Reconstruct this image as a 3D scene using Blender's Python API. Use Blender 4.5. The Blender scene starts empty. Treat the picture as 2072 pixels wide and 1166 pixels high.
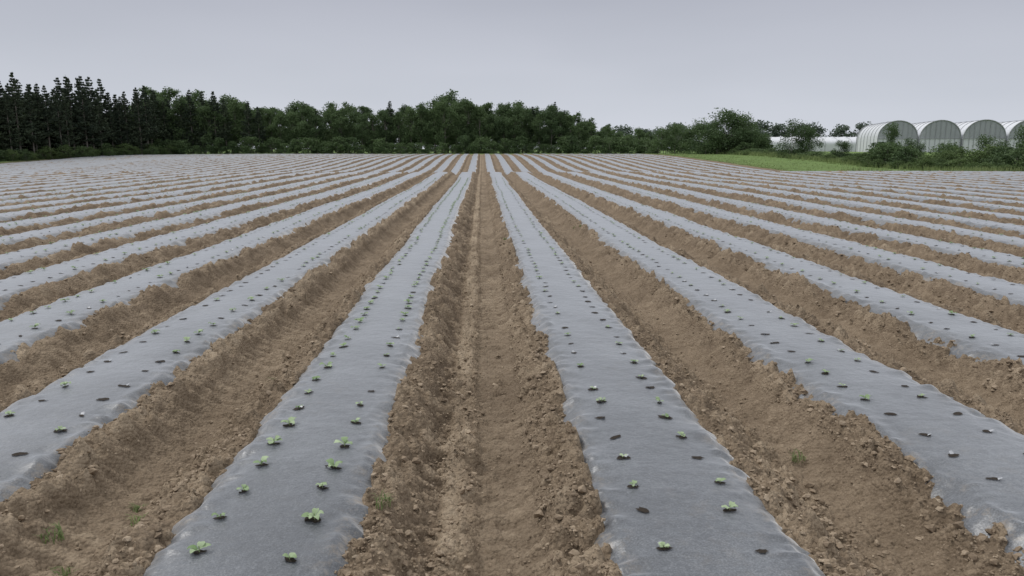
import bpy, math, random
import numpy as np
from mathutils import Vector
random.seed(7); np.random.seed(7)
scene=bpy.context.scene

# ------------------------------------------------------------ helpers
def hsh(ix,iy,seed):
    h=(ix.astype(np.int64)*374761393+iy.astype(np.int64)*668265263+seed*1442695041)&0xFFFFFFFF
    h=((h^(h>>13))*1274126177)&0xFFFFFFFF
    h=((h^(h>>15))*2246822519)&0xFFFFFFFF
    h=h^(h>>16)
    return (h&0xFFFFFF)/float(0xFFFFFF)
def vn(x,y,seed=0):
    x=np.asarray(x,float); y=np.asarray(y,float)
    ix=np.floor(x); iy=np.floor(y); fx=x-ix; fy=y-iy
    fx=fx*fx*(3-2*fx); fy=fy*fy*(3-2*fy)
    a=hsh(ix,iy,seed); b=hsh(ix+1,iy,seed); c=hsh(ix,iy+1,seed); d=hsh(ix+1,iy+1,seed)
    return (a*(1-fx)+b*fx)*(1-fy)+(c*(1-fx)+d*fx)*fy
def clods(x,y,cell,seed,prob=0.75):
    x=x/cell; y=y/cell
    ix=np.floor(x); iy=np.floor(y); out=np.zeros_like(x)
    for dx in(-1,0,1):
        for dy in(-1,0,1):
            cx=ix+dx; cy=iy+dy
            px=cx+hsh(cx,cy,seed); py=cy+hsh(cx,cy,seed+1)
            r=0.22+0.45*hsh(cx,cy,seed+2); on=hsh(cx,cy,seed+3)<prob
            ang=hsh(cx,cy,seed+4)*3.14; el=0.6+0.4*hsh(cx,cy,seed+5)
            ca,sa=np.cos(ang),np.sin(ang)
            ux=(x-px)*ca+(y-py)*sa; uy=(-(x-px)*sa+(y-py)*ca)/el
            q=1-np.maximum(np.abs(ux)+.35*np.abs(uy),np.abs(uy)+.35*np.abs(ux))/r
            h=np.where(on,r*np.minimum(np.clip(q,0,1)*1.6,.62+.25*ux),0)
            out=np.maximum(out,h)
    return out*cell
def sst(a,b,x):
    t=np.clip((x-a)/(b-a),0,1); return t*t*(3-2*t)
def mk_mesh(name,co,faces,smooth=True,mats=(),mi=None,attrs=None):
    co=np.asarray(co,np.float32); faces=np.asarray(faces,np.int32)
    me=bpy.data.meshes.new(name); n=faces.shape[1]
    me.vertices.add(len(co)); me.vertices.foreach_set('co',co.ravel())
    me.loops.add(faces.size); me.loops.foreach_set('vertex_index',faces.ravel())
    me.polygons.add(len(faces)); me.polygons.foreach_set('loop_start',np.arange(0,faces.size,n,dtype=np.int32))
    me.polygons.foreach_set('loop_total',np.full(len(faces),n,np.int32))
    for m in mats: me.materials.append(m)
    if mi is not None: me.polygons.foreach_set('material_index',np.asarray(mi,np.int32))
    me.polygons.foreach_set('use_smooth',np.full(len(faces),smooth))
    if attrs:
        for k,v in attrs.items():
            a=me.attributes.new(k,'FLOAT','POINT'); a.data.foreach_set('value',np.asarray(v,np.float32))
    me.update(calc_edges=True)
    return me
def add_obj(name,me,parent=None,loc=(0,0,0),rot=(0,0,0),scale=(1,1,1)):
    o=bpy.data.objects.new(name,me); scene.collection.objects.link(o)
    o.location=loc; o.rotation_euler=rot; o.scale=scale
    if parent: o.parent=parent
    return o
def grid_faces(nr,nc):
    i=np.arange((nr-1)*(nc-1)); r=i//(nc-1); c=i%(nc-1); a=r*nc+c
    return np.stack([a,a+1,a+nc+1,a+nc],1)

# ------------------------------------------------------------ node helpers
def new_mat(name):
    m=bpy.data.materials.new(name); m.use_nodes=True
    nt=m.node_tree; return m,nt,nt.nodes['Principled BSDF']
def N(nt,t,**kw):
    n=nt.nodes.new(t)
    for k,v in kw.items(): setattr(n,k,v)
    return n
def noise(nt,vec,scale,detail=6,rough=.6):
    n=N(nt,'ShaderNodeTexNoise'); n.inputs['Scale'].default_value=scale; n.inputs['Detail'].default_value=detail
    n.inputs['Roughness'].default_value=rough; nt.links.new(vec,n.inputs['Vector']); return n.outputs['Fac']
def ramp(nt,fac,stops):
    r=N(nt,'ShaderNodeValToRGB'); el=r.color_ramp.elements
    el[0].position=stops[0][0]; el[0].color=(*stops[0][1],1); el[1].position=stops[-1][0]; el[1].color=(*stops[-1][1],1)
    for p,c in stops[1:-1]:
        e=el.new(p); e.color=(*c,1)
    nt.links.new(fac,r.inputs['Fac']); return r.outputs['Color']
def mix(nt,f,a,b,mode='MIX'):
    m=N(nt,'ShaderNodeMix',data_type='RGBA',blend_type=mode)
    for s,v in((m.inputs[0],f),(m.inputs[6],a),(m.inputs[7],b)):
        if isinstance(v,(int,float)): s.default_value=v
        elif isinstance(v,tuple): s.default_value=(*v,1)
        else: nt.links.new(v,s)
    return m.outputs[2]
def math_(nt,op,a,b=None,clamp=False):
    m=N(nt,'ShaderNodeMath',operation=op,use_clamp=clamp)
    for i,v in enumerate((a,b)):
        if v is None: continue
        if isinstance(v,(int,float)): m.inputs[i].default_value=v
        else: nt.links.new(v,m.inputs[i])
    return m.outputs[0]
def bump(nt,h,strength,dist,bsdf,prev=None):
    b=N(nt,'ShaderNodeBump'); b.inputs['Strength'].default_value=strength; b.inputs['Distance'].default_value=dist
    nt.links.new(h,b.inputs['Height'])
    if prev: nt.links.new(prev,b.inputs['Normal'])
    nt.links.new(b.outputs[0],bsdf.inputs['Normal']); return b.outputs[0]
def coords(nt): return N(nt,'ShaderNodeNewGeometry').outputs['Position']
def attr(nt,name):
    return N(nt,'ShaderNodeAttribute',attribute_name=name).outputs['Fac']

# ground
SD=[(.30,(.098,.073,.050)),(.45,(.195,.147,.101)),(.57,(.295,.228,.160)),(.72,(.46,.372,.278))]
mat_ground,nt,b=new_mat('soil_and_grass')
P=coords(nt)
n1=noise(nt,P,1.1,3,.6); n2=noise(nt,P,16,5,.75); n3=noise(nt,P,95,3,.7)
f=math_(nt,'ADD',math_(nt,'MULTIPLY',n1,.30),math_(nt,'ADD',math_(nt,'MULTIPLY',n2,.35),math_(nt,'MULTIPLY',n3,.35)))
soil=ramp(nt,f,SD)
dry=ramp(nt,n2,[(.3,(.32,.250,.175)),(.7,(.51,.415,.305))])
trk=math_(nt,'MULTIPLY',attr(nt,'track'),math_(nt,'MULTIPLY',ramp(nt,n1,[(.35,(.3,.3,.3)),(.65,(1,1,1))]),.85))
soil=mix(nt,trk,soil,dry)
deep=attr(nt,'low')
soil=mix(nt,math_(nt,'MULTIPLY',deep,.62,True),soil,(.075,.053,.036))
gn=noise(nt,P,.25,3,.6); gn2=noise(nt,P,6,4,.7)
gr=mix(nt,gn2,ramp(nt,gn,[(.35,(.075,.135,.035)),(.65,(.13,.21,.06))]),(.18,.24,.09))
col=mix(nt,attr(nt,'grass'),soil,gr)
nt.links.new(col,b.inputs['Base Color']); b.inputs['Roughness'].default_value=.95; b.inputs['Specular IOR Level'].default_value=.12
v=N(nt,'ShaderNodeTexVoronoi'); v.inputs['Scale'].default_value=48; nt.links.new(P,v.inputs['Vector'])
hh=math_(nt,'ADD',math_(nt,'MULTIPLY',n3,.6),math_(nt,'MULTIPLY',v.outputs['Distance'],-1.0))
bump(nt,hh,1.0,.014,b)
mat_clod,nt,b=new_mat('soil_clod')
P=coords(nt); t=attr(nt,'tint')
f=math_(nt,'ADD',math_(nt,'MULTIPLY',noise(nt,P,60,3,.7),.5),math_(nt,'ADD',math_(nt,'MULTIPLY',t,.24),.13))
nt.links.new(ramp(nt,f,[(.30,(.135,.102,.072)),(.5,(.260,.200,.142)),(.72,(.43,.35,.26))]),b.inputs['Base Color'])
b.inputs['Roughness'].default_value=.95; b.inputs['Specular IOR Level'].default_value=.1

# plastic mulch
mat_pl,nt,b=new_mat('silver_plastic_mulch')
P=coords(nt)
n1=noise(nt,P,1.6,3,.6); n2=noise(nt,P,26,4,.75); n3=noise(nt,P,130,2,.8)
f=math_(nt,'ADD',math_(nt,'MULTIPLY',n1,.26),math_(nt,'ADD',math_(nt,'MULTIPLY',n2,.22),math_(nt,'MULTIPLY',n3,.52)))
c=ramp(nt,f,[(.36,(.022,.025,.031)),(.5,(.064,.070,.080)),(.64,(.170,.180,.194))])
dn=math_(nt,'MULTIPLY',ramp(nt,noise(nt,P,8,5,.8),[(.5,(0,0,0)),(.70,(1,1,1))]),attr(nt,'edge'))
c=mix(nt,dn,c,(.23,.185,.135))
nt.links.new(c,b.inputs['Base Color'])
b.inputs['Roughness'].default_value=.42; b.inputs['Specular IOR Level'].default_value=.8
b.inputs['Sheen Weight'].default_value=1.0; b.inputs['Sheen Roughness'].default_value=.36; b.inputs['Sheen Tint'].default_value=(.98,.99,1,1)
b.inputs['Coat Weight'].default_value=.25; b.inputs['Coat Roughness'].default_value=.35
hn=math_(nt,'ADD',noise(nt,P,11,4,.6),math_(nt,'MULTIPLY',n3,.05))
bump(nt,hn,.36,.026,b)

def simple(name,cola,colb,scale,rough=.9,spec=.2,bs=.3):
    m,nt,b=new_mat(name); P=coords(nt)
    c=mix(nt,noise(nt,P,scale,3,.6),cola,colb); nt.links.new(c,b.inputs['Base Color'])
    b.inputs['Roughness'].default_value=rough; b.inputs['Specular IOR Level'].default_value=spec
    return m
mat_hole=simple('dark_hole_soil',(.008,.007,.006),(.060,.046,.034),90)
mat_flap=simple('plastic_flap',(.30,.31,.33),(.5,.51,.53),40,.4,.5)
mat_stem=simple('seedling_stem',(.25,.33,.15),(.32,.4,.2),40)
mat_bark=simple('bark',(.11,.10,.085),(.27,.25,.22),3,.95)
def leafmat(name,dark,light,transl=.25):
    m,nt,b=new_mat(name)
    oi=N(nt,'ShaderNodeObjectInfo'); t=attr(nt,'tint')
    f=math_(nt,'ADD',math_(nt,'MULTIPLY',t,.6),math_(nt,'MULTIPLY',oi.outputs['Random'],.4))
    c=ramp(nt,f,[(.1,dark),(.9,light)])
    nt.links.new(c,b.inputs['Base Color']); b.inputs['Roughness'].default_value=.7; b.inputs['Specular IOR Level'].default_value=.25
    if transl>0:
        tr=N(nt,'ShaderNodeBsdfTranslucent'); nt.links.new(c,tr.inputs['Color'])
        ms=N(nt,'ShaderNodeMixShader'); ms.inputs[0].default_value=transl
        nt.links.new(b.outputs[0],ms.inputs[1]); nt.links.new(tr.outputs[0],ms.inputs[2])
        nt.links.new(ms.outputs[0],nt.nodes['Material Output'].inputs['Surface'])
    return m
mat_leaf=leafmat('broadleaf_foliage',(.058,.095,.043),(.135,.198,.083),.3)
mat_needle=leafmat('spruce_needles',(.032,.048,.033),(.074,.100,.057),.12)
mat_shrub=leafmat('shrub_foliage',(.065,.105,.040),(.16,.225,.085),.3)
mat_far=leafmat('hazy_far_foliage',(.09,.115,.095),(.14,.18,.135))  # aerial haze painted into the leaf colours: paler and greyer
mat_grass=leafmat('grass_blades',(.12,.17,.06),(.28,.34,.14))
mat_seed=leafmat('seedling_leaves',(.17,.27,.11),(.48,.58,.37))

# ------------------------------------------------------------ terrain
left=[-.95,-2.56,-4.05,-5.45,-6.80]
while left[-1]>-62: left.append(left[-1]-1.50-.06*math.sin(len(left)*2.1))
right=[.88,2.56,4.20,5.85,7.42]
while right[-1]<46: right.append(right[-1]+1.62+.06*math.sin(len(right)*1.7))
BEDS=np.array(sorted(left+right))
def dw(c):
    c=np.asarray(c,float)
    d=.012+.022*hsh(np.round(c*10).astype(np.int64),np.zeros_like(c).astype(np.int64),77)
    return np.where(np.abs(c-2.56)<.05,.065,d)
Y0=np.array([-60,0,30,42,48,51,55,60,66,75,85,95,105,115,125,133,145,400,2000.])
Z0=np.array([0,0,0,0,.05,.04,-.18,-.52,-.60,-.46,-.17,.14,.38,.54,.64,.68,.64,.6,.6])
def base(x,y):
    x=np.asarray(x,float); y=np.asarray(y,float)
    z=0
    for o in(-2,0,2): z=z+np.interp(y+o,Y0,Z0)/3
    z=z-.75*sst(30,72,-x)*sst(50,95,y)*(1-.75*sst(105,138,y))
    z=z+.05*(vn(x/14,y/14,5)-.5)*2*sst(12,30,y)
    z=z+.25*sst(38,60,x)*sst(60,90,y)
    return z
def wob(c,y): return .040*(vn(y/3.0,np.full_like(y,1.0)*c*3.1,11)-.5)*2+.035*(vn(y/11,np.full_like(y,1.0)*c*1.7,12)-.5)*2
def pl_prof(a):
    return np.where(a<.30,.130-.016*(a/.30)**2,.114-(a-.30)*.62-2.5*np.clip(a-.34,0,1)**2)
XFAR=27.5
def field_mask(x,y):
    l=sst(-66,-64.5,x+vn(y/3,x*0,3)*1.5)
    r=1-sst(46.5,48,x)
    far=1-sst(57,58.5,y+vn(x/2,y*0,4))*sst(XFAR+1.2,XFAR+2.4,x+vn(y/2,x*0,9)*.8)
    end=1-sst(131.5,133.5,y+vn(x/2,y*0,8))
    return l*r*far*end
xs=[0.0]
while xs[-1]<82: xs.append(xs[-1]+max(.0125,.0047*xs[-1]))
while xs[-1]<1600: xs.append(xs[-1]*1.18)
xs=np.array([-v for v in xs[:0:-1]]+xs)
ys=[-60,-40,-25,-15,-10,-6,-3,-1,0]
while ys[-1]<1.6: ys.append(ys[-1]+.06)
while ys[-1]<136: ys.append(ys[-1]+max(.0095,.0042*ys[-1]))
while ys[-1]<2000: ys.append(ys[-1]*1.1)
ys=np.array(ys,float)
X,Y=np.meshgrid(xs,ys); X=X.ravel(); Y=Y.ravel()
Z=base(X,Y)
idx=np.clip(np.searchsorted(BEDS,X),1,len(BEDS)-1)
L=BEDS[idx-1]; R=BEDS[idx]
c=np.where(np.abs(X-L)<np.abs(X-R),L,R)
fm=field_mask(X,Y)
a=np.maximum(np.abs(X-c-wob(c,Y))-dw(c),0)
gapc=(L+R)/2
u=X-gapc
prof=pl_prof(a)
vis=(Y>1)&(Y<60)&(np.abs(X)<Y*1.0+4)
sh=.080+.065*(vn(X/.20,Y/.20,21)-.5)+.055*(vn(X/.07,Y/.08,22)-.5)+.10*(vn(X/.5+c,Y/.55,23)-.5)
fur=-.085+.03*(vn(X/.5,Y/.6,24)-.5)
t=sst(.41,.72,a)
soil=sh*(1-t)+fur*t
soil+=.042*(vn(X/.12,Y/.14,25)-.5)*(1-.5*t)+.026*(vn(X/.045,Y/.045,26)-.5)+.016*(vn(X/.022,Y/.022,27)-.5)*(Y<12)
under=1-sst(.305,.355,a)
soil=soil*(1-under)+(prof-.05)*under
gid=np.round(gapc*10).astype(int)
cen=np.abs(gapc+.035)<.1
tstr=.10+.5*hsh(gid,gid*0,31)**1.5; tstr=np.where(cen,.85,tstr)
toff=np.where(cen,.14,(hsh(gid,gid*0+1,32)-.5)*.2)
tx=u-toff-.03*(vn(Y/2,Y*0,33)-.5)
tw=1-sst(.12,.18,np.abs(tx)+.03*(vn(X/.1,Y/.1,30)-.5))
lug=(Y/.15+np.abs(tx+.05)*2.8+.45*vn(X/.2,Y/.3,34)+.9*vn(X*0,Y/1.7,29))%1.0
lugh=sst(.0,.25,lug)*(1-sst(.40,.85,lug))*(.35+.65*sst(.3,.6,vn(X/.5,Y/1.3,40)))
soil+=tw*tstr*(-.026+.034*lugh*(.4+.8*vn(X/.3,Y/.8,35)))
soil+=(1-sst(.02,.06,np.abs(np.abs(tx)-.19)))*tstr*.012
t2=(1-sst(.035,.085,np.abs(u-toff+.24+.03*vn(Y/.8,Y*0,36))))*tstr*(.4+.8*vn(X/.1,Y/.5,28))
soil+=t2*.018
rut=(1-sst(.03,.09,np.abs(u-toff+.38)))*tstr*(1-under)
soil-=rut*.020
m=vis&(under<.95)
cl=np.zeros_like(X)
xx=X[m]+.02*vn(X[m]/.03,Y[m]/.03,39);yy=Y[m]+.02*vn(X[m]/.03,Y[m]/.03,38)
wgt=1-.8*(tw[m])
cl[m]=(clods(xx,yy,.13,41,.40)*.9+clods(xx+.3,yy,.06,51,.70)*1.1)*wgt
near=m&(Y<10)
cl[near]+=clods(X[near],Y[near],.034,61,.75)*.95*(1-.7*tw[near])
soil+=cl*(1-under)
soil=soil*fm+(1-fm)*(.03+.08*vn(X/1.5,Y/1.5,71)+.04*vn(X/.4,Y/.4,72))
Z=Z+soil
smooth_soil=sh*(1-t)+fur*t
low=np.clip(.50-(cl*26)+(.02-(soil-smooth_soil)*14)+rut*.3,0,1)*(1-.45*tw)*(1-np.clip(t2,0,1))*fm  # darkens soil between clods; shadow of the rut is painted in too
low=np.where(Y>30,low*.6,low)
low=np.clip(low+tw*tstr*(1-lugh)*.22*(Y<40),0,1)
track=np.clip(tw*tstr*(.30+.6*lugh)*.85+t2+.5*sst(.03,.1,cl*2.0),0,1)
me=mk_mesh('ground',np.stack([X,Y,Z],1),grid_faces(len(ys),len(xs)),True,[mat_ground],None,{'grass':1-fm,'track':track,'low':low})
add_obj('ground',me)
Zg=Z.reshape(len(ys),len(xs)); Ug=under.reshape(Zg.shape); Tg=tw.reshape(Zg.shape)
def look(G,x,y):
    i=np.clip(np.searchsorted(ys,y),0,len(ys)-1); j=np.clip(np.searchsorted(xs,x),0,len(xs)-1); return G[i,j]

r=np.random.RandomState(11)
n=170000
yy=2.0*np.exp(r.rand(n)*math.log(18/2.0)); xx=(r.rand(n)*2-1)*(yy*.85+.8)
ug=look(Ug,xx,yy); tg=look(Tg,xx,yy)
cl_n=vn(xx/.35,yy/.35,88)
keep=(ug<.25)&(r.rand(n)<(1-.88*tg))&(r.rand(n)<.10+cl_n)
xx=xx[keep];yy=yy[keep];n=len(xx)
s=.0030+.0026*yy**.5*r.rand(n)**1.6+.016*r.rand(n)**9
zz=look(Zg,xx,yy)+s*.0
ph=(1+5**.5)/2
ico=np.array([(-1,ph,0),(1,ph,0),(-1,-ph,0),(1,-ph,0),(0,-1,ph),(0,1,ph),(0,-1,-ph),(0,1,-ph),(ph,0,-1),(ph,0,1),(-ph,0,-1),(-ph,0,1)])/1.9
icf=np.array([(0,11,5),(0,5,1),(0,1,7),(0,7,10),(0,10,11),(1,5,9),(5,11,4),(11,10,2),(10,7,6),(7,1,8),(3,9,4),(3,4,2),(3,2,6),(3,6,8),(3,8,9),(4,9,5),(2,4,11),(6,2,10),(8,6,7),(9,8,1)])
V=ico[None]*(1+.28*r.randn(n,12,1))
V=V*np.stack([.7+.6*r.rand(n),.7+.6*r.rand(n),.5+.35*r.rand(n)],1)[:,None,:]
an=r.rand(n)*6.28; ca,sa=np.cos(an)[:,None],np.sin(an)[:,None]
V=np.stack([V[...,0]*ca-V[...,1]*sa,V[...,0]*sa+V[...,1]*ca,V[...,2]],2)*s[:,None,None]+np.stack([xx,yy,zz],1)[:,None,:]
F=(icf[None]+12*np.arange(n)[:,None,None]).reshape(-1,3)
add_obj('soil_clods',mk_mesh('soil_clods',V.reshape(-1,3),F,False,[mat_clod],None,{'tint':np.repeat(r.rand(n),12)}))

# ------------------------------------------------------------ plastic rows
def plastic_z(x,y,c):
    a=np.maximum(np.abs(x-c-wob(np.full_like(x,c),y))-float(dw(c)),0)
    z=pl_prof(a)
    ed=sst(.16,.33,a)
    z=z+.010*(vn(x/.25,y/.35,81)-.5)+ed*.034*(vn(x/.10,y/.12,82)-.5)+ed*.018*(vn(x/.05,y/.05,83)-.5)
    z=z+(.002+.012*ed)*(1-np.abs(2*vn(x/.4+y/.5,y/.14,84)-1))**4
    return base(x,y)+z,a
for c0 in BEDS:
    ax=abs(c0); st=max(.015,.0045*ax)
    na=int(max(9,1.06/st)); k=np.linspace(-.53,.53,na)
    yend=131.2 if c0<XFAR else 57.0+random.random()*.8
    y=[-12,-6,-3,0] if ax<4 else [max(0,ax*.9-3)]
    if ax<4: y+= [.6,1.2]
    while y[-1]<yend-.4: y.append(y[-1]+min(.4,max(.014,.0055*y[-1])))
    y=np.array(y,float); KX,YY=np.meshgrid(k,y); KX=KX.ravel();YY=YY.ravel()
    XX=KX+c0+wob(np.full_like(YY,c0),YY)
    ZZ,a=plastic_z(XX,YY,c0)
    ef=np.clip(sst(.22,.36,a)*.9+.16*sst(.6,.85,vn(XX/.5,YY/.9,91)),0,1)
    me=mk_mesh('plastic_mulch_row',np.stack([XX,YY,ZZ],1),grid_faces(len(y),na),True,[mat_pl],None,{'edge':ef})
    add_obj('plastic_mulch_row',me)

# ------------------------------------------------------------ seedlings & holes
def seedling_arrays(rs,size,nl):
    V=[];F=[];T=[];MI=[]
    for l in range(nl):
        az=l*2.4+rs.rand()*1.2; ln=size*(.55+.6*rs.rand()); w=ln*(.36+.1*rs.rand()); rise=.25+.9*rs.rand(); tint=rs.rand()
        d=np.array([math.cos(az),math.sin(az)]); p=np.array([-d[1],d[0]])
        b0=len(V); tt=[0,.2,.45,.7,.9,1.0]; ww=[.15,.8,1,.8,.45,.05]
        for t_,w_ in zip(tt,ww):
            h=.010+ln*rise*t_*(1-.75*t_*t_)
            for s in(-1,0,1):
                q=d*(.004+ln*t_)+p*s*w*w_*(1+.15*rs.randn())
                V.append((q[0],q[1],h+(.22*w*abs(s)*w_)+.04*ln*rs.randn())); T.append(tint)
        for i in range(5):
            for j in range(2):
                k=b0+i*3+j; F.append((k,k+1,k+4,k+3)); MI.append(0)
    b0=len(V); r_=size*.05
    for z in(-.01,.02):
        for i in range(4): V.append((r_*math.cos(i*1.57),r_*math.sin(i*1.57),z)); T.append(.5)
    for i in range(4): F.append((b0+i,b0+(i+1)%4,b0+4+(i+1)%4,b0+4+i)); MI.append(1)
    return np.array(V),np.array(F),np.array(T),np.array(MI)
rs=np.random.RandomState(3)
var=[seedling_arrays(rs,.027+.013*rs.rand(),rs.randint(4,8)) for _ in range(12)]
seedmesh=[mk_mesh('seedling_plant',v,f,True,[mat_seed,mat_stem],mi,{'tint':t}) for v,f,t,mi in var]
HV=[];HF=[];FV=[];FF=[];SV=[];SF=[];ST=[];SM=[];hb=0;sb=0;fb=0
for c0 in BEDS:
    ax=abs(c0)
    if ax>17: continue
    ph=rs.rand()*.28 if ax>1 else .08
    y=max(2.0,ax*1.2-1)+ph
    density={-.95:.9,.88:.5}.get(round(float(c0),2),.45)
    while y<40:
        for s in(-1,1):
            if rs.rand()<.05: continue
            px=c0+s*.19+rs.randn()*.012; py=y+rs.randn()*.02
            Y_=np.array([py])
            px=float(px+wob(np.array([c0]),Y_)[0])
            rx=(.024+.013*rs.rand())*(1 if ax<3 else .85); ry=rx*(.40+.45*rs.rand())
            n=12; ang=np.arange(n)*2*math.pi/n; rot=rs.randn()*.4
            rr=1+.18*rs.randn(n)
            ex,ey=rx*rr*np.cos(ang),ry*rr*np.sin(ang)
            hx=np.r_[px,px+ex*math.cos(rot)-ey*math.sin(rot)]; hy=np.r_[py,py+ex*math.sin(rot)+ey*math.cos(rot)]
            hz=plastic_z(hx,hy,c0)[0]+.005
            HV.append(np.stack([hx,hy,hz],1))
            HF+= [(hb,hb+1+i,hb+1+(i+1)%n) for i in range(n)]; hb+=n+1
            z0=float(hz[0])
            if rs.rand()<.45 and y<22:
                an=rs.rand()*6.28; fl=.026
                d=np.array([math.cos(an),math.sin(an)]);p=np.array([-d[1],d[0]])
                o=np.array([px,py])+d*rx*.4
                q=[(*(o-p*.012),z0),(*(o+p*.012),z0),(*(o+p*.007+d*fl*.7),z0+.009),(*(o-p*.009+d*fl*.7),z0+.012)]
                FV+=q; FF.append((fb,fb+1,fb+2,fb+3)); fb+=4
            if rs.rand()<density:
                sc=(.62+.55*rs.rand())*(1.15 if c0<0 else .9); rz=rs.rand()*6.28
                if y<5.2 and ax<3:
                    add_obj('seedling_plant',seedmesh[rs.randint(12)],None,(px,py,z0),(0,0,rz),(sc,)*3)
                else:
                    v,f,t_,mi=var[rs.randint(12)]
                    cz,sz=math.cos(rz),math.sin(rz)
                    SV.append(np.stack([px+sc*(v[:,0]*cz-v[:,1]*sz),py+sc*(v[:,0]*sz+v[:,1]*cz),z0+sc*v[:,2]],1))
                    SF.append(f+sb); ST.append(t_); SM.append(mi); sb+=len(v)
        y+=.28
add_obj('planting_holes',mk_mesh('planting_holes',np.concatenate(HV),np.array(HF),True,[mat_hole]))
add_obj('plastic_flaps',mk_mesh('plastic_flaps',np.array(FV),np.array(FF),False,[mat_flap]))
add_obj('seedling_rows',mk_mesh('seedling_rows',np.concatenate(SV),np.concatenate(SF),True,[mat_seed,mat_stem],np.concatenate(SM),{'tint':np.concatenate(ST)}))

# ------------------------------------------------------------ grass tufts
def tuft(n,h,spread,seed,wid=.0022):
    r=np.random.RandomState(seed); V=[];F=[];T=[]
    for i in range(n):
        a=r.rand()*6.28; s=spread*math.sqrt(r.rand()); x,y=s*math.cos(a),s*math.sin(a)
        b=r.rand()*6.28; le=.8+1.4*r.rand(); hh=h*(.4+.6*r.rand()); dx,dy=math.cos(b)*hh*le*.6,math.sin(b)*hh*le*.6
        px,py=-math.sin(b)*wid,math.cos(b)*wid; k=len(V); t=r.rand()
        V+=[(x-px,y-py,-.01),(x+px,y+py,-.01),(x+px*.8+dx*.4,y+py*.8+dy*.4,hh*.75),(x-px*.8+dx*.4,y-py*.8+dy*.4,hh*.75),(x+dx,y+dy,hh*.9),(x+dx+.001,y+dy,hh*.9)]
        F+=[(k,k+1,k+2,k+3),(k+3,k+2,k+5,k+4)]; T+=[t]*6
    return mk_mesh('grass_tuft',np.array(V),np.array(F),True,[mat_grass],None,{'tint':T})
tm=[tuft(34,.05,.035,i) for i in range(3)]
for (x,y) in[(-.45,3.1),(-1.62,3.3),(-1.72,3.5),(-1.48,5.1),(1.78,3.9),(.4,13.2),(2.0,15),(1.95,15.6),(2.9,20),(-1.75,2.9),(-1.9,3.1)]:
    add_obj('grass_tuft',tm[random.randrange(3)],None,(x,y,float(look(Zg,x,y))),(0,0,random.random()*6),(random.uniform(.8,1.3),)*3)

# ------------------------------------------------------------ trees
def tube(p0,p1,r0,r1,n=6):
    p0=np.array(p0,float);p1=np.array(p1,float); d=p1-p0; d/=np.linalg.norm(d)+1e-9
    q=np.cross(d,[0.3,.9,.2]); q/=np.linalg.norm(q); w=np.cross(d,q)
    a=np.arange(n)*2*math.pi/n
    ring=np.outer(np.cos(a),q)+np.outer(np.sin(a),w)
    V=np.concatenate([p0+ring*r0,p1+ring*r1]); F=[(i,(i+1)%n,n+(i+1)%n,n+i) for i in range(n)]
    return V,np.array(F)
def cards(cen,size,r,up=.3,aspect=1.0):
    n=len(cen); nm=r.randn(n,3); nm[:,2]+=up; nm/=np.linalg.norm(nm,axis=1)[:,None]
    t=np.cross(nm,r.randn(n,3)); t/=np.linalg.norm(t,axis=1)[:,None]; bb=np.cross(nm,t)
    s=(size*(.6+.8*r.rand(n)))[:,None]
    k=.5+.5*r.rand(n)[:,None]
    V=np.stack([cen-t*s*.5*aspect,cen-bb*s*.35*k,cen+t*s*.5*aspect,cen+bb*s*.4],1).reshape(-1,3)
    F=np.arange(4*n).reshape(-1,4); return V,F
def build(name,parts,mats):
    V=[];F=[];M=[];T=[];o=0
    for v,f,m,t in parts:
        V.append(v);F.append(f+o);M.append(np.full(len(f),m));T.append(np.broadcast_to(t,(len(v),)) if np.ndim(t)==0 else t);o+=len(v)
    return mk_mesh(name,np.concatenate(V),np.concatenate(F),False,mats,np.concatenate(M),{'tint':np.concatenate(T)})
def broadleaf(seed,h,w,crown0=.25,nl=5200,lmat=None,leaf=.30,stems=1,bark=None,top=.72):
    r=np.random.RandomState(seed); parts=[]
    nlobe=r.randint(11,16); lobes=[]
    for i in range(nlobe):
        t=(i+.5)/nlobe; zz=h*(crown0+(1-crown0)*(.05+.86*t)); rad=w*.5*math.sin(math.pi*(.20+top*t))**.8
        a=r.rand()*6.28; q=rad*(.35+.55*r.rand()); lr=w*(.14+.10*r.rand())
        lobes.append((q*math.cos(a),q*math.sin(a),min(zz,h-lr*.7),lr))
    lobes.append((r.randn()*.2,r.randn()*.2,h*.82,w*.22))
    lobes.append((0,0,h*(crown0+.3),w*.32))
    for s in range(stems):
        ox,oy=(r.randn(2)*.35 if stems>1 else (0,0)); pr=np.array([ox,oy,-.4]); rr=.014*h/ (stems**.5)+.02
        for k in range(1,6):
            nx=np.array([ox+r.randn()*.12*k*.5,oy+r.randn()*.12*k*.5,h*.8*k/5]); r1=rr*.72
            v,f=tube(pr,nx,rr,r1); parts.append((v,f,0,.5)); pr=nx; rr=r1
    for (x,y,z,lr) in lobes:
        v,f=tube((0,0,max(.2,z*.6)),(x,y,z),.009*h*.5,.012,5); parts.append((v,f,0,.5))
    for (x,y,z,lr) in lobes:
        nc=int(11+r.rand()*5)
        for q in range(nc):
            d=r.randn(3); d/=np.linalg.norm(d); d[2]*=.8
            cc=np.array([x,y,z])+d*lr*(.45+.65*r.rand()); n=int(nl/len(lobes)/nc)
            pts=cc+r.randn(n,3)*lr*np.array([.26,.26,.18])
            pts[:,2]=np.clip(pts[:,2],.05,h*1.03)
            v,f=cards(pts,leaf,r)
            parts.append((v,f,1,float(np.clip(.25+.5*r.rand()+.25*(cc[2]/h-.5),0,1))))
    return build('tree_mesh',parts,[bark or mat_bark,lmat or mat_leaf])
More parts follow.
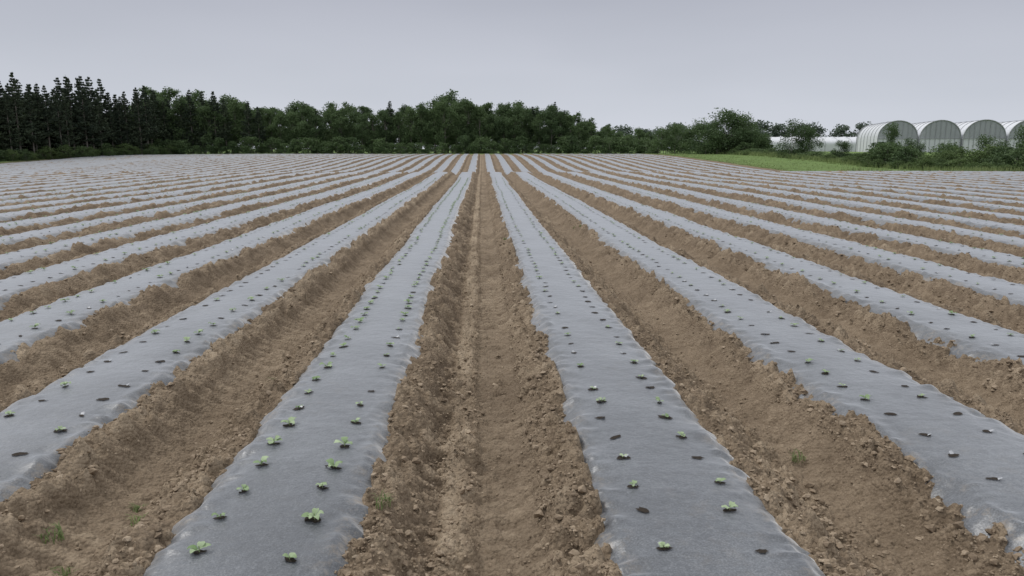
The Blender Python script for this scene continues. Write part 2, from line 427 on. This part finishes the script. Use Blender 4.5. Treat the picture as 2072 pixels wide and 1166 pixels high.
def spruce(seed,h,w,c0=.3,dens=1.0):
    r=np.random.RandomState(seed); parts=[]
    lean=r.randn(2)*.01*h
    v,f=tube((0,0,-.4),(lean[0],lean[1],h),.011*h+.03,.015); parts.append((v,f,0,.5))
    z=h*c0
    while z<h*.985:
        t=(z-h*c0)/(h*(1-c0)); R=w*.5*(1-t)**.85*(.75+.4*r.rand())+.10
        if t<.15: R*=.6+2.6*t
        nb=r.randint(5,8)
        for k in range(nb):
            a=r.rand()*6.28; rl=R*(.5+.65*r.rand()); n=int((5+rl*17)*dens)
            s=np.sqrt(r.rand(n)); droop=-.12*rl*s+.12*rl*s*s*s*2.2
            side=r.randn(n)*.12*rl*(1.1-s*.8)
            bx=math.cos(a);by=math.sin(a)
            pts=np.stack([bx*rl*s-by*side,by*rl*s+bx*side,z+droop+r.randn(n)*.05-.12*s*(1-t)],1)
            pts[:,0]+=lean[0]*z/h; pts[:,1]+=lean[1]*z/h
            v,f=cards(pts,.24,r,.2,1.4); parts.append((v,f,1,float(r.rand())))
            if k<3:
                v,f=tube((lean[0]*z/h,lean[1]*z/h,z),(bx*rl*.8,by*rl*.8,z-.08*rl),.02,.008,4); parts.append((v,f,0,.4))
        z+=h*.024*(.8+.5*r.rand())+.08
    for k in range(14):
        zz=h*c0*(.3+.7*r.rand()); a=r.rand()*6.28; l=.4+.8*r.rand()
        v,f=tube((0,0,zz),(l*math.cos(a),l*math.sin(a),zz-.1),.018,.006,4); parts.append((v,f,0,.5))
    return build('spruce',parts,[mat_bark,mat_needle])
BL=[broadleaf(100+i,10,5.4+.6*(i%3),.12+.06*(i%3),6000,mat_leaf,.27,1,None,.68+.06*(i%3)) for i in range(7)]
SP=[spruce(200+i,12,4.9+.5*(i%3),[.30,.22,.34,.10,.26,.18][i],1.4) for i in range(6)]
SH=[broadleaf(300+i,2.6,3.2,.02,3000,mat_shrub,.15,3) for i in range(4)]
SHD=[broadleaf(330+i,2.6,3.4,.02,2600,mat_leaf,.18,3) for i in range(3)]
HT=[broadleaf(360+i,6,6.2+.6*i,.04,6500,mat_leaf,.20,2,None,.74) for i in range(3)]
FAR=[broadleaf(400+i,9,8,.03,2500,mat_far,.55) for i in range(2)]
def empty(name):
    e=bpy.data.objects.new(name,None); scene.collection.objects.link(e); return e
def gz(x,y): return float(base(np.array([x]),np.array([y]))[0])
def put(name,meshes,x,y,h,h0,wf=1.0,parent=None):
    s=h/h0; w=s*wf*random.uniform(.9,1.12)
    return add_obj(name,random.choice(meshes),parent,(x,y,gz(x,y)-.05),(0,0,random.random()*6.28),(w,w,s))
hx=np.array([-60,-46,-36,-27,-17,-12,-7,-4,-1,3,7.5,10,14,18,23,27.5,31,36,41,46,60])
hh=np.array([12.0,10.4,9.6,9.3,9.4,10.0,10.8,11.8,10.4,9.8,10.8,9.4,9.2,8.0,5.8,4.4,5.0,5.2,6.0,5.0,4.0])
E=empty('distant_treeline')
x=-60
while x<37:
    H=np.interp(x,hx,hh)
    put('broadleaf',BL,x,142+random.uniform(-1.5,2),H*random.uniform(.78,.98),10,.85 if x<20 else 1.1,E)
    if random.random()<(.8 if x<-40 else .15) and x<24: put('spruce',SP,x+.8,141 if x<-40 else 144,H*random.uniform(.85,1.08),12,.95,E)
    x+=random.uniform(1.7,2.6)
x=-64
while x<34:
    H=np.interp(x*142/150,hx,hh)
    put('broadleaf',BL,x,150+random.uniform(-2,3),H*random.uniform(.92,1.10),10,1.05,E)
    x+=random.uniform(2.6,3.8)
x=-70
while x<40:
    H=np.interp(x*142/160,hx,hh)
    put('broadleaf',BL,x,160+random.uniform(-2,3),H*random.uniform(.88,1.0),10,1.4,E)
    x+=random.uniform(3.5,5)
x=-58
while x<34:
    put('shrub',SHD,x,138.5+random.uniform(-.8,1),random.uniform(1.6,3.4),2.6,1.1,E); x+=random.uniform(1.4,2.4)
E2=empty('spruce_stand')
def lp(t,off):
    ax,ay,bx,by=-80,92,-55,140
    dx,dy=bx-ax,by-ay; l=math.hypot(dx,dy)
    return ax+dx*t-dy/l*off, ay+dy*t+dx/l*off
t=-.25
while t<1.02:
    Hs=np.interp(t,[-.25,0,.2,.4,.6,.8,1],[17.8,17.4,16.6,15.2,13.6,12.2,11.2])
    x_,y_=lp(t,random.uniform(0,2)); put('spruce',SP,x_,y_,Hs*random.uniform(.66,1.04),12,.95,E2)
    x_,y_=lp(t+.01,random.uniform(3,6)); put('spruce',SP,x_,y_,Hs*random.uniform(.72,1.05),12,.95,E2)
    x_,y_=lp(t+.005,random.uniform(6,9)); put('spruce',SP,x_,y_,Hs*random.uniform(.65,.9),12,1.1,E2)
    if random.random()<.5:
        x_,y_=lp(t,random.uniform(6,9)); put('broadleaf',BL,x_,y_,Hs*random.uniform(.55,.70),10,1.2,E2)
    x_,y_=lp(t,random.uniform(10,15)); put('broadleaf',BL,x_,y_,Hs*random.uniform(.58,.70),10,1.5,E2)
    x_,y_=lp(t,random.uniform(7,9)); put('shrub',SHD,x_,y_,4.5,2.6,1.5,E2)
    t+=random.uniform(.020,.033)
t=-.25
while t<1.0:
    x_,y_=lp(t,random.uniform(-2,.5)); put('shrub',SH+SHD,x_,y_,random.uniform(.8,2.2),2.6,1.2,E2); t+=random.uniform(.016,.03)
# right hedgerow
E3=empty('hedgerow')
y=56
while y<140:
    X0=44+ .8*math.sin(y*.3)
    lowz=.42 if 84<y<124 else 1.0
    put('shrub',SH,X0-1.5+random.uniform(-.7,.7),y,random.uniform(.7,1.5)*(lowz*.5+.5),2.6,1.5,E3)
    put('shrub',SHD+SH[:1],X0+random.uniform(0,1.5),y,random.uniform(1.5,2.9)*lowz,2.6,1.2/lowz**.6,E3)
    if y>126: put('shrub',SHD,X0+3,y,random.uniform(2.6,4.0),2.6,1.0,E3)
    y+=random.uniform(1.0,1.8)
x=46
while x<75:
    put('shrub',SH,x,57+random.uniform(-.8,1.5),random.uniform(.8,1.7),2.6,1.4,E3)
    put('shrub',SHD,x,62+random.uniform(-1,1.5),random.uniform(1.8,2.6),2.6,1.2,E3); x+=random.uniform(1.3,2.2)
for (x,y,h,w) in[(41.3,128,7.6,1.15),(43.6,129,7.0,1.0),(38.2,129,6.0,1.1),(45.6,127,5.2,.9),(35.2,134,5.4,1.1),(32.5,136,4.8,1.1)]:
    put('broadleaf_tree',HT,x,y,h,6,w)
for (x,y,h,w) in[(43.3,104,5.2,.75),(45.6,104,4.2,.8),(44.5,92,2.6,1.0),(44.6,81,4.7,.5),(46.2,80,3.0,.8),(46.6,68,3.4,.9),(49.0,66,4.2,.75),(46.0,73,2.8,.9),(52.5,65,3.4,1.0),(56,64,3.8,.9),(60,64,4.0,1.0)]:
    put('broadleaf_tree',HT,x,y,h,6,w)
E4=empty('far_woodland')
x=60
while x<330:
    put('tree',FAR,x,255+random.uniform(-6,8),random.uniform(7.5,10.5),9,1.3,E4); x+=random.uniform(5,8)
x=-330
while x<60:
    put('tree',FAR,x,230+random.uniform(-6,8),random.uniform(6.5,8.5),9,1.4,E4); x+=random.uniform(6,9)
r=np.random.RandomState(5); n=26000
gx=np.where(r.rand(n)<.5,41.5+r.rand(n)*3,29+r.rand(n)**2*13); gy=57.5+r.rand(n)*76
k=n//4; gx[:k]=38+r.rand(k)*34; gy[:k]=56.5+r.rand(k)*3.5
tall=np.where((gx>40)|(gy<60),.5,.12)*(.5+r.rand(n)); an=r.rand(n)*6.28; w=.05
bz=base(gx,gy)+.04
V=np.stack([np.stack([gx-np.cos(an)*w,gy-np.sin(an)*w,bz],1),np.stack([gx+np.cos(an)*w,gy+np.sin(an)*w,bz],1),
  np.stack([gx+r.randn(n)*.1,gy+r.randn(n)*.1,bz+tall],1)],1).reshape(-1,3)
add_obj('verge_grass',mk_mesh('verge_grass',V,np.arange(3*n).reshape(-1,3),False,[mat_grass],None,{'tint':np.repeat(r.rand(n),3)}))

# ------------------------------------------------------------ high tunnels
m_film,nt,b=new_mat('white_greenhouse_film'); P=coords(nt)
nt.links.new(mix(nt,noise(nt,P,.8,4),(.58,.60,.63),(.76,.77,.79)),b.inputs['Base Color']); b.inputs['Roughness'].default_value=.45
m_end,nt,b=new_mat('translucent_end_film'); P=coords(nt)
nt.links.new(mix(nt,noise(nt,P,1.5,4),(.42,.44,.47),(.56,.58,.61)),b.inputs['Base Color']); b.inputs['Roughness'].default_value=.4; b.inputs['Alpha'].default_value=.75
m_steel=simple('galvanised_steel',(.26,.27,.29),(.40,.41,.43),5,.45,.5)
def tunnel(x,y,w,wall,rise,length,ang=0,ends=True):
    e=empty('high_tunnel_greenhouse'); e.location=(x,y,gz(x,y)); e.rotation_euler=(0,0,ang)
    na=20; th=np.linspace(math.pi,0,na); sx=w/2*np.cos(th); sz=wall+rise*np.sin(th)**.9
    sx=np.r_[-w/2,sx,w/2]; sz=np.r_[0,sz,0]; ny=int(length/1.5)+1; yv=np.linspace(0,length,ny)
    V=[]
    for q,yy in enumerate(yv):
        s=0 if q%2==0 else -.09
        for i in range(len(sx)): V.append((sx[i]*(1+s/w),yy,sz[i]+s*(sz[i]>wall)))
    add_obj('roof_film',mk_mesh('roof_film',np.array(V),grid_faces(ny,len(sx)),False,[m_film]),e)
    parts=[]
    for yy in yv[::2]:
        for i in range(len(sx)-1):
            v,f=tube((sx[i]*1.008,yy,sz[i]*1.008),(sx[i+1]*1.008,yy,sz[i+1]*1.008),.045,.045,4); parts.append((v,f,0,.5))
    add_obj('ribs',build('ribs',parts,[m_steel]),e)
    for yy in((-.03,length+.03) if ends else ()):
        V=[(sx[i],yy,sz[i]) for i in range(1,len(sx)-1)]+[(sx[i],yy,wall) for i in range(1,len(sx)-1)]
        n=len(sx)-2
        F=[(i,i+1,n+i+1,n+i) for i in range(n-1)]
        add_obj('end_film',mk_mesh('end_film',np.array(V),np.array(F),False,[m_end]),e)
        V=[(-w/2,yy,0),(w/2,yy,0),(w/2,yy,wall),(-w/2,yy,wall)]
        add_obj('end_wall',mk_mesh('end_wall',np.array(V),np.array([(0,1,2,3)]),False,[m_film]),e)
        parts=[]
        for i in range(len(sx)-1):
            v,f=tube((sx[i]*1.005,yy-.08,sz[i]*1.005),(sx[i+1]*1.005,yy-.08,sz[i+1]*1.005),.08,.08,5); parts.append((v,f,0,.5))
        v,f=tube((-w/2,yy-.1,wall),(w/2,yy-.1,wall),.05,.05,5); parts.append((v,f,0,.5))
        for q in(-.36,-.25,-.12,.12,.25,.36,0):
            v,f=tube((w*q,yy-.1,0),(w*q,yy-.1,wall+rise*math.sin(math.acos(2*q))**.9),.04,.04,5); parts.append((v,f,0,.5))
        add_obj('hoop_frame',build('hoop_frame',parts,[m_steel]),e)
for i in range(9):
    tunnel(71.5+5.9*i,128-2.6*i,6.2,2.4,3.0,20,-.30)
tunnel(100,168,6,1.7,1.4,42,math.pi/2)
tunnel(100,175,6,1.9,1.6,42,math.pi/2)

# ------------------------------------------------------------ sky / light / camera
sun_el,sun_az=math.radians(52),math.radians(-55)
w=bpy.data.worlds.new('World'); scene.world=w; w.use_nodes=True; nt=w.node_tree
bg=nt.nodes['Background']
sky=N(nt,'ShaderNodeTexSky',sky_type='NISHITA'); sky.sun_disc=False; sky.sun_elevation=sun_el; sky.sun_rotation=sun_az; sky.dust_density=3
tc=N(nt,'ShaderNodeTexCoord'); sp=N(nt,'ShaderNodeSeparateXYZ'); nt.links.new(tc.outputs['Generated'],sp.inputs[0])
el=sp.outputs['Z']
g=ramp(nt,el,[(0.0,(.67,.70,.765)),(.06,(.575,.605,.67)),(.18,(.445,.465,.53)),(.45,(.68,.71,.76)),(1,(1.15,1.15,1.15))])
mpp=N(nt,'ShaderNodeMapping'); mpp.inputs['Scale'].default_value=(1,1,4); nt.links.new(tc.outputs['Generated'],mpp.inputs['Vector'])
cn=noise(nt,mpp.outputs[0],1.6,3,.5)
g=mix(nt,1.0,g,ramp(nt,cn,[(.3,(.92,.93,.94)),(.7,(1.06,1.055,1.06))]),'MULTIPLY')
sc=N(nt,'ShaderNodeVectorMath',operation='SCALE'); sc.inputs[3].default_value=10.0; nt.links.new(g,sc.inputs[0])
mx=mix(nt,.03,sc.outputs[0],sky.outputs[0])
nt.links.new(mx,bg.inputs['Color']); bg.inputs['Strength'].default_value=.10
ld=bpy.data.lights.new('sun','SUN'); ld.energy=1.4; ld.angle=math.radians(10); ld.color=(1,.98,.95)
lo=bpy.data.objects.new('sun',ld); scene.collection.objects.link(lo)
d=Vector((math.sin(sun_az)*math.cos(sun_el),math.cos(sun_az)*math.cos(sun_el),math.sin(sun_el)))
lo.rotation_euler=d.to_track_quat('Z','Y').to_euler()
cam=bpy.data.cameras.new('camera'); cam.sensor_width=36; cam.lens=26.2; cam.clip_end=4000; cam.clip_start=.05
co=bpy.data.objects.new('camera',cam); scene.collection.objects.link(co)
co.location=(0,0,1.66); co.rotation_euler=(math.radians(90-10.6),0,math.radians(-2.3))
scene.camera=co
scene.view_settings.view_transform='Standard'; scene.view_settings.look='None'; scene.view_settings.exposure=0
